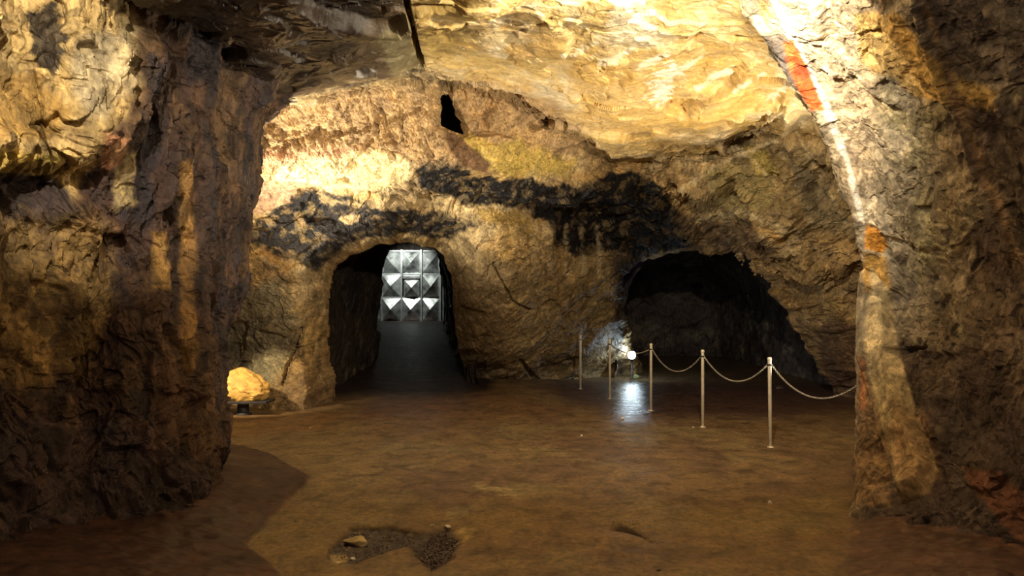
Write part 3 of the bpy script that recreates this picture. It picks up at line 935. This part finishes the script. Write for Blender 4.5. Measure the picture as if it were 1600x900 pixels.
rm = (1 - sst(dr, -0.1, 0.05))[:, None]
col = col * (1 - rm) + palette(P, [(0.10, 0.055, 0.045), (0.13, 0.07, 0.05)], 2, 526) * rm
pm = pit[:, None]
col = col * (1 - pm) + palette(P, [(0.028, 0.017, 0.02), (0.055, 0.034, 0.033)], 9, 527) * pm
pm = pit2[:, None]
col = col * (1 - pm) + np.array((0.03, 0.018, 0.015)) * pm
ST([(712, 832), (728, 822), (748, 824), (738, 838), (716, 848)], (0.34, 0.25, 0.10), soft=3, ragged=4, seed=528)
ST([(518, 868), (545, 866), (540, 878), (520, 880)], (0.36, 0.27, 0.13), soft=3, ragged=4, seed=529)
for k, (a, b, c_) in enumerate(((570, 728, 640), (600, 733, 660), (530, 742, 600), (920, 786, 990), (840, 852, 880), (985, 874, 1030), (1160, 780, 1200), (1040, 788, 1060), (1100, 665, 1150), (750, 763, 800), (470, 700, 480))):
    ST([(a, b), (c_, b - 2), (c_ - 5, b + 2), (a + 5, b + 3)], (0.10, 0.06, 0.035) if k not in (9,) else (0.42, 0.33, 0.18), soft=2, ragged=4, seed=540 + k, nscale=9, strength=0.7)
ST([(745, 756), (820, 768), (815, 775), (750, 768)], (0.33, 0.26, 0.13), soft=3, ragged=7, seed=560, nscale=8, strength=0.8, mottled=0.6)
ST([(696, 798), (732, 793), (735, 806), (700, 808)], (0.33, 0.27, 0.15), soft=3, ragged=7, seed=561, nscale=8, strength=0.8, mottled=0.6)
wetf = 0.12 + 0.22 * sst(fbm(P * 0.8, 4, 570), -0.05, 0.25)
wd = polydist(px, py, [(955, 575), (1080, 580), (1060, 650), (950, 655)]) + 12 * fbm(P * 1.5, 3, 571)
wetf = np.maximum(wetf, 0.72 * (1 - sst(wd, -6, 30)))
wetf = np.maximum(wetf, 0.45 * (Yf > 12) * sst(px, 880, 960))
wetf *= 1 - sst(Yf, 13, 15) * (1 - sst(Xf, -0.5, 0))
wetf = np.maximum(wetf, pit * 0.8)
wetf = np.maximum(wetf, pit2 * 0.9)
FLOORZ = (ys, xs, half, z.reshape(len(ys), len(xs)))
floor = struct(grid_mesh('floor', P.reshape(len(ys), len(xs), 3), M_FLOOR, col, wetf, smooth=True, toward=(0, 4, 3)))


def fz(x, y):
    i = int(np.clip(np.searchsorted(ys, y) - 1, 0, len(ys) - 2))
    h = half[i]
    j = int(np.clip((x / h + 1) / 2 * (len(xs) - 1), 0, len(xs) - 2))
    Zg = FLOORZ[3]
    return float(Zg[i:i + 2, j:j + 2].mean())


# ------------------------------------------------------------------ object helpers
def empty(name, loc, rz=0.0):
    o = bpy.data.objects.new(name, None)
    COL.objects.link(o)
    o.location = loc
    o.rotation_euler = (0, 0, rz)
    o.empty_display_size = 0.1
    return o


def link(name, bm, mat, parent=None, smooth=False):
    me = bpy.data.meshes.new(name)
    bm.normal_update()
    bm.to_mesh(me)
    bm.free()
    if smooth:
        me.polygons.foreach_set('use_smooth', np.ones(len(me.polygons), bool))
    me.materials.append(mat)
    o = bpy.data.objects.new(name, me)
    COL.objects.link(o)
    o.parent = parent
    return o


def lathe(bm, prof, seg=20, loc=(0, 0, 0), cap=True):
    rings = []
    for r, zz in prof:
        rings.append([bm.verts.new((loc[0] + r * math.cos(2 * math.pi * k / seg), loc[1] + r * math.sin(2 * math.pi * k / seg), loc[2] + zz)) for k in range(seg)])
    for a, b in zip(rings[:-1], rings[1:]):
        for k in range(seg):
            bm.faces.new((a[k], a[(k + 1) % seg], b[(k + 1) % seg], b[k]))
    if cap:
        bm.faces.new(rings[0][::-1])
        bm.faces.new(rings[-1])
    return rings


def box(bm, c, s, bevel=0.0):
    r = bmesh.ops.create_cube(bm, size=1.0, matrix=Matrix.Translation(c) @ Matrix.Diagonal((s[0], s[1], s[2], 1)))
    if bevel:
        es = {e for v in r['verts'] for e in v.link_edges}
        bmesh.ops.bevel(bm, geom=list(es), offset=bevel, segments=2, affect='EDGES', profile=0.6)


def tube(bm, pts, r, seg=8):
    pts = [Vector(p) for p in pts]
    prev = None
    rings = []
    for i, p in enumerate(pts):
        d = (pts[min(i + 1, len(pts) - 1)] - pts[max(i - 1, 0)]).normalized()
        up = Vector((0, 0, 1)) if abs(d.z) < 0.95 else Vector((1, 0, 0))
        a = d.cross(up).normalized()
        b = d.cross(a).normalized()
        rings.append([bm.verts.new(p + r * (math.cos(2 * math.pi * k / seg) * a + math.sin(2 * math.pi * k / seg) * b)) for k in range(seg)])
    for A, B in zip(rings[:-1], rings[1:]):
        for k in range(seg):
            bm.faces.new((A[k], A[(k + 1) % seg], B[(k + 1) % seg], B[k]))
    bm.faces.new(rings[0][::-1])
    bm.faces.new(rings[-1])


def torus(bm, M, R, r, segR=12, segr=6, squash=1.0, straight=0.0):
    rings = []
    for i in range(segR):
        a = 2 * math.pi * i / segR
        cx_, cy_ = R * math.cos(a), R * squash * math.sin(a)
        cx_ += straight * (1 if math.cos(a) > 0.01 else (-1 if math.cos(a) < -0.01 else 0))
        rad = Vector((math.cos(a), math.sin(a), 0))
        rings.append([bm.verts.new(M @ (Vector((cx_, cy_, 0)) + r * (math.cos(2 * math.pi * k / segr) * rad + Vector((0, 0, math.sin(2 * math.pi * k / segr)))))) for k in range(segr)])
    for i in range(segR):
        A, B = rings[i], rings[(i + 1) % segR]
        for k in range(segr):
            bm.faces.new((A[k], B[k], B[(k + 1) % segr], A[(k + 1) % segr]))


# ------------------------------------------------------------------ chain posts
M_POST = plain('post_metal', (0.78, 0.70, 0.56), 0.42, 0.25, 0.05, 20, 0.12)
M_STEEL = plain('chain_steel', (0.62, 0.60, 0.58), 0.35, 0.7, 0, 30, 0.15)
M_DARKM = plain('dark_iron', (0.035, 0.03, 0.035), 0.6, 0.3, 0.2, 20, 0.3)
posts = [(907, 524, 608), (953, 530, 623), (1017, 537, 642), (1098, 547, 667), (1204, 560, 699)]
post_labels = [
    'slim pale metal barrier post standing farthest back, against the middle rock face',
    'slim pale metal barrier post just left of the white floor lamp',
    'slim pale metal barrier post just right of the wet glare on the floor',
    'pale metal barrier post in front of the dark right passage, between two sagging chains',
    'tallest and nearest pale metal barrier post, slightly leaning, left of the right wall']


def make_post():
    t = empty('barrier_post', (0, 0, 0))
    bm = bmesh.new()
    lathe(bm, [(0.0205, -0.03), (0.0205, 0.96), (0.0195, 0.968)], 24)
    link('pole', bm, M_POST, t, True)
    bm = bmesh.new()
    lathe(bm, [(0.0225, 0.962), (0.0235, 0.966), (0.0235, 0.988), (0.018, 0.998), (0.008, 1.0)], 24)
    link('top_cap', bm, M_POST, t, True)
    bm = bmesh.new()
    lathe(bm, [(0.0265, 0.905), (0.0275, 0.908), (0.0275, 0.922), (0.0265, 0.925)], 24)
    link('collar', bm, M_DARKM, t, True)
    for s in (-1, 1):
        bm = bmesh.new()
        torus(bm, Matrix.Translation((s * 0.036, 0, 0.915)) @ Matrix.Rotation(math.pi / 2, 4, 'X'), 0.013, 0.0035, 14, 6)
        link('eyelet', bm, M_STEEL, t, True)
    bm = bmesh.new()
    lathe(bm, [(0.038, -0.01), (0.038, 0.004), (0.030, 0.008), (0.022, 0.010)], 24)
    link('base_flange', bm, M_POST, t, True)
    return t


def copy_tree(o, parent=None):
    c = o.copy()
    COL.objects.link(c)
    c.parent = parent
    for ch in list(o.children):
        copy_tree(ch, c)
    return c


post0 = make_post()
plist = []
locs = []
for (x, yt, yb) in posts:
    g = G(x, yb)
    locs.append(Vector((g[0], g[1], fz(g[0], g[1]))))
for i, L_ in enumerate(locs):
    o = post0 if i == 0 else copy_tree(post0)
    o.location = L_
    nx = locs[min(i + 1, 4)] - locs[max(i - 1, 0)]
    o.rotation_euler = (0, math.radians(-1.3 if i == 4 else (0.3 if i == 2 else -0.2)), math.atan2(nx.y, nx.x))
    tag(o, post_labels[i], 'post', 'barrier posts')
    plist.append(o)
bpy.context.view_layer.update()


def chain(A, B, sag, label, ll=0.030):
    A, B = Vector(A), Vector(B)
    n = 200
    pts = []
    for k in range(n + 1):
        t = k / n
        p = A.lerp(B, t)
        p.z -= sag * 4 * t * (1 - t)
        pts.append(p)
    L_ = [0]
    for a, b in zip(pts[:-1], pts[1:]):
        L_.append(L_[-1] + (b - a).length)
    pitch = ll * 0.78
    cnt = max(4, int(L_[-1] / pitch))
    bm = bmesh.new()
    for k in range(cnt):
        s = (k + 0.5) * L_[-1] / cnt
        j = min(int(np.searchsorted(L_, s)), n)
        j = max(j, 1)
        d = (pts[j] - pts[j - 1]).normalized()
        q = d.to_track_quat('X', 'Z')
        M = Matrix.Translation(pts[j]) @ q.to_matrix().to_4x4() @ Matrix.Rotation(math.pi / 2 * (k % 2) + 0.5, 4, 'X')
        torus(bm, M, ll * 0.30, 0.0034, 10, 5, 0.9, ll * 0.18)
    o = link('barrier_chain', bm, M_STEEL, None, True)
    tag(o, label, 'chain', 'barrier chains')
    return o


def eye(i, s):
    return plist[i].matrix_world @ Vector((s * 0.053, 0, 0.905))


chain(eye(1, 1), eye(2, -1), 0.10, 'thin steel chain hanging behind the white lamp glare, between the second and third posts')
chain(eye(2, 1), eye(3, -1), 0.25, 'thin steel chain sagging across the left part of the dark right passage')
chain(eye(3, 1), eye(4, -1), 0.24, 'thin steel chain hung between the two nearest posts')
anchor = Vector(U(1352, 592, 7.55))
chain(eye(4, 1), anchor, 0.26, 'nearest and longest steel chain, running from the leaning post to the right rock wall')
bm = bmesh.new()
tube(bm, [anchor + Vector((-0.0, 0, 0)), anchor + Vector((0.25, 0.05, 0.0))], 0.006)
torus(bm, Matrix.Translation(anchor + Vector((-0.012, 0, 0))) @ Matrix.Rotation(math.pi / 2, 4, 'X'), 0.016, 0.004)
tag(link('wall_hook', bm, M_STEEL, None, True), 'small steel eye hook in the right rock wall holding the nearest chain', 'hook')

# ------------------------------------------------------------------ gate of pressed sheet panels
M_GATE = plain('gate_sheet', (0.42, 0.43, 0.41), 0.30, 0.8, 0.35, 4.5, 0.75)
M_GATEF = plain('gate_frame_metal', (0.30, 0.31, 0.30), 0.4, 0.6, 0.1, 5, 0.3)
GY = 25.0
gx0, gx1 = (564 - 800) * GY / F, (688 - 800) * GY / F
gz = [zat(p, GY) for p in (503, 465, 428.5, 392)]
gate = empty('metal_gate', ((gx0 + gx1) / 2, GY, gz[0]))
tag(gate, 'closed grey metal gate of diamond-pressed sheet panels at the end of the left passage', 'gate')
gate_c = Vector(gate.location)


def gpart(name, bm, mat):
    bmesh.ops.translate(bm, verts=bm.verts, vec=-gate_c)
    return link(name, bm, mat, gate)


gcol = [(p - 800) * GY / F for p in (564, 596, 627.5, 658.5, 688)]
for i in range(4):
    for j in range(3):
        x0, x1, z0, z1 = gcol[i] + 0.02, gcol[i + 1] - 0.02, gz[j] + 0.02, gz[j + 1] - 0.02
        if i == 2 and j == 1:
            z1 -= 0.13
            x0 += 0.04
            x1 -= 0.04
        bm = bmesh.new()
        ya, yb2, yp = GY, GY + 0.03, GY - 0.19
        a = [bm.verts.new(p) for p in ((x0, ya, z0), (x1, ya, z0), (x1, ya, z1), (x0, ya, z1))]
        b = [bm.verts.new(p) for p in ((x0, yb2, z0), (x1, yb2, z0), (x1, yb2, z1), (x0, yb2, z1))]
        rr = random.Random(i * 7 + j)
        c = bm.verts.new(((x0 + x1) / 2 + rr.uniform(-.02, .02), yp + rr.uniform(-.04, .04), (z0 + z1) / 2 + rr.uniform(-.02, .02)))
        for k in range(4):
            bm.faces.new((a[k], a[(k + 1) % 4], c))
            bm.faces.new((a[k], b[k], b[(k + 1) % 4], a[(k + 1) % 4]))
        bm.faces.new(b)
        gpart('panel', bm, M_GATE)
for x in gcol:
    bm = bmesh.new()
    box(bm, (x, GY - 0.02, (gz[0] + gz[3]) / 2), (0.05, 0.07, gz[3] - gz[0] + 0.08), 0.006)
    gpart('upright', bm, M_GATEF)
for zz in gz:
    bm = bmesh.new()
    box(bm, ((gx0 + gx1) / 2, GY + 0.02, zz), (gx1 - gx0 + 0.04, 0.05, 0.04), 0.006)
    gpart('crossbar', bm, M_GATEF)
bm = bmesh.new()
box(bm, ((gcol[2] + gcol[3]) / 2, GY - 0.03, gz[2] - 0.085), (0.52, 0.05, 0.10), 0.012)
gpart('lock_plate', bm, M_GATE)
bm = bmesh.new()
hx, hz = gcol[2] + 0.14, gz[2] - 0.09
tube(bm, [(hx, GY - 0.05, hz), (hx, GY - 0.11, hz), (hx + 0.13, GY - 0.11, hz)], 0.012)
gpart('handle', bm, M_DARKM)
for xx in (gx1 + 0.09, gx1 + 0.17):
    bm = bmesh.new()
    box(bm, (xx, GY - 0.03, (gz[0] + gz[3]) / 2), (0.035, 0.06, gz[3] - gz[0] + 0.02), 0.006)
    gpart('frame_post', bm, M_GATEF)

# ------------------------------------------------------------------ white floor lamp
M_GLOW = bpy.data.materials.new('lamp_glass')
M_GLOW.use_nodes = True
nb = M_GLOW.node_tree.nodes['Principled BSDF']
nb.inputs['Base Color'].default_value = (0.8, 0.9, 1, 1)
nb.inputs['Emission Color'].default_value = (0.70, 0.88, 1.0, 1)
nb.inputs['Emission Strength'].default_value = 75.0
fx, fy = LAMPP[0], LAMPP[1]
gz0 = fz(fx, fy)
fl_ = empty('floor_lamp', (fx, fy, gz0))
tag(fl_, 'small glowing white lamp on a stake at the left edge of the right passage', 'lamp')
hz = LAMPP[2] - gz0
bm = bmesh.new()
lathe(bm, [(0.05, 0.0), (0.05, 0.008), (0.014, 0.016), (0.011, hz - 0.06)], 16)
link('stake', bm, M_DARKM, fl_, True)
bm = bmesh.new()
lathe(bm, [(0.012, hz - 0.13), (0.035, hz - 0.12), (0.045, hz - 0.085), (0.045, hz - 0.06), (0.03, hz - 0.058)], 20)
link('socket', bm, M_DARKM, fl_, True)
bm = bmesh.new()
lathe(bm, [(0.03, hz - 0.075)] + [(0.085 * math.cos(a), hz + 0.085 * math.sin(a)) for a in np.linspace(-1.05, 1.5, 12)], 24)
g_ = link('glass_globe', bm, M_GLOW, fl_, True)
g_['label'] = 'glowing white glass'
bm = bmesh.new()
tube(bm, [(0, 0.09, hz - 0.01), (0.03, 0.13, hz - 0.15), (0.06, 0.12, 0.10), (0.13, 0.06, 0.014), (0.24, 0.12, 0.012)], 0.006)
link('cable', bm, M_DARKM, fl_, True)


# ------------------------------------------------------------------ stones
def stone_bm(size, seed, sub=4, flat=0.6, cut=0.55):
    bm = bmesh.new()
    bmesh.ops.create_icosphere(bm, subdivisions=sub, radius=1.0)
    V = np.array([v.co[:] for v in bm.verts])
    rg = np.random.RandomState(seed)
    for _ in range(9):       # planar breaks
        n = rg.normal(size=3)
        n /= np.linalg.norm(n)
        h = cut + rg.rand() * 0.35
        d = V @ n
        V = V - np.maximum(d - h, 0)[:, None] * n * 0.92
    f, _, _ = facets(V * 1.9 + seed, seed)
    V = V * (1 + 0.22 * f + 0.08 * fbm(V * 3, 4, seed))[:, None]
    V *= np.array(size) / 2 / np.abs(V).max(0)
    V[:, 2] = np.maximum(V[:, 2], -size[2] / 2 * flat)
    V[:, 2] -= V[:, 2].min()
    for v, c in zip(bm.verts, V):
        v.co = c
    return bm


M_GOLD = plain('golden_stone', (0.58, 0.34, 0.09), 0.7, 0, 0.7, 9, 0.35)
M_PALE = plain('pale_stone', (0.50, 0.40, 0.20), 0.6, 0, 0.5, 18, 0.3)
M_WHITE = plain('white_stone', (0.80, 0.76, 0.66), 0.5, 0, 0.3, 20, 0.15)
M_BROWN = plain('dark_stone', (0.09, 0.06, 0.05), 0.45, 0, 0.5, 18, 0.4)
M_GREEN = plain('mossy_stone', (0.20, 0.24, 0.10), 0.6, 0, 0.5, 18, 0.4)

# pedestal table with the lit boulder
tx, ty, _ = G(380, 648)
tz = fz(tx, ty)
ped = empty('pedestal_table', (tx, ty, tz))
tag(ped, 'low dark table on one thick leg carrying the golden boulder, beside the left pillar', 'table')
bm = bmesh.new()
lathe(bm, [(0.12, -0.01), (0.12, 0.02), (0.085, 0.035), (0.08, 0.15), (0.10, 0.175)], 24)
link('leg', bm, M_DARKM, ped, True)
bm = bmesh.new()
box(bm, (0.0, 0, 0.193), (0.80, 0.46, 0.036), 0.008)
link('tabletop', bm, M_DARKM, ped)
bm = stone_bm((0.80, 0.46, 0.57), 42, 5, 0.55, 0.78)
for v in bm.verts:       # the boulder slopes down to the right
    t = (v.co.x + 0.4) / 0.8
    v.co.z *= 1.06 - 0.55 * max(0, t - 0.45) ** 1.2
bo = link('boulder', bm, M_GOLD, None)
bo.location = (tx - 0.01, ty, tz + 0.212)
tag(bo, 'brightly lit golden boulder resting on the low dark pedestal table', 'boulder')

stones = [
    ((556, 844), (0.19, 0.11, 0.085), M_PALE, 'largest loose stone, pale yellow and angular, in the left of the dark wet hollow'),
    ((526, 874), (0.075, 0.06, 0.022), M_PALE, 'flat pale stone chip at the front left edge of the dark wet hollow'),
    ((551, 869), (0.045, 0.04, 0.03), M_WHITE, 'small whitish pebble between the pale chip and the yellow stone'),
    ((676, 822), (0.05, 0.04, 0.026), M_PALE, 'small pale pebble at the back edge of the glinting rubble'),
    ((700, 822), (0.055, 0.04, 0.028), M_WHITE, 'small whitish pebble at the back right edge of the glinting rubble'),
    ((1204, 786), (0.035, 0.032, 0.034), M_WHITE, 'tiny bright white pebble on the open floor below the nearest post'),
    ((1192, 783), (0.06, 0.035, 0.014), M_BROWN, 'small dark flat stone touching the tiny white pebble'),
    ((1029, 893), (0.035, 0.03, 0.02), M_BROWN, 'small dark pebble at the bottom edge of the floor'),
    ((973, 654), (0.05, 0.04, 0.03), M_WHITE, 'tiny white pebble below the wet glare of the lamp'),
    ((1083, 668), (0.03, 0.03, 0.022), M_WHITE, 'tiny white pebble left of the foot of the second nearest post'),
    ((909, 681), (0.03, 0.03, 0.022), M_WHITE, 'tiny white pebble alone in the middle of the brown floor'),
    ((484, 668), (0.06, 0.04, 0.014), M_PALE, 'flat pale chip on the floor in front of the left wall'),
    ((1218, 608), (0.16, 0.14, 0.09), M_BROWN, 'dark rounded stone on the floor behind the nearest chain'),
    ((627, 768), (0.03, 0.026, 0.014), M_BROWN, 'tiny dark pebble on the floor behind the dark wet hollow'),
    ((1219, 826), (0.032, 0.028, 0.014), M_BROWN, 'tiny dark pebble in front of the bright white pebble'),
]
for k, ((sx, sy), size, m, lab) in enumerate(stones):
    g = G(sx, sy)
    o = link('stone', stone_bm(size, 60 + k, 3), m, None)
    o.location = (g[0], g[1], fz(g[0], g[1]) - 0.003)
    o.rotation_euler = (0, 0, 0.7 * k)
    tag(o, lab, 'stone', 'loose stones on the floor')
o = link('stone', stone_bm((0.17, 0.13, 0.15), 90, 3), M_GREEN, None)
o.location = (fx + 0.10, fy - 0.02, gz0 - 0.01)
tag(o, 'greenish stone lit white at the foot of the small floor lamp', 'stone')

# wet rubble in the hollow: nobody could count it
M_GRAVEL = plain('wet_gravel', (0.10, 0.07, 0.07), 0.12, 0, 0.2, 40, 0.9)
rg = random.Random(4)
bm = bmesh.new()


avoid = [(G(*t_[0])[0], G(*t_[0])[1], max(t_[1][:2]) * 0.75 + 0.02) for t_ in stones]


def gravel(poly, cnt, smin, smax):
    xs_ = [p[0] for p in poly]
    ys_ = [p[1] for p in poly]
    k = 0
    while k < cnt:
        x, y = rg.uniform(min(xs_), max(xs_)), rg.uniform(min(ys_), max(ys_))
        if polydist(np.array([x]), np.array([y]), poly)[0] > -0.01:
            continue
        if any(math.hypot(x - a_, y - b_) < c_ for a_, b_, c_ in avoid):
            continue
        s = rg.uniform(smin, smax)
        M = Matrix.Translation((x, y, fz(x, y) + s * 0.15)) @ Matrix.Rotation(rg.uniform(0, 6), 4, Vector((rg.random(), rg.random(), rg.random() + .1)).normalized()) @ Matrix.Diagonal((s, s * rg.uniform(.5, 1), s * rg.uniform(.4, .8), 1))
        bmesh.ops.create_icosphere(bm, subdivisions=1, radius=0.5, matrix=M)
        k += 1


gravel([G(652, 845)[:2], G(690, 824)[:2], G(718, 838)[:2], G(705, 872)[:2], G(675, 892)[:2], G(655, 872)[:2]], 420, 0.006, 0.024)
gravel([G(515, 868)[:2], G(550, 826)[:2], G(650, 830)[:2], G(640, 850)[:2], G(560, 878)[:2]], 420, 0.004, 0.014)
gravel([G(948, 815)[:2], G(1000, 812)[:2], G(1012, 836)[:2], G(952, 834)[:2]], 160, 0.003, 0.010)
tag(link('gravel', bm, M_GRAVEL, None), 'wet dark gravel glinting in the hollows of the brown floor', 'gravel', kind='stuff')
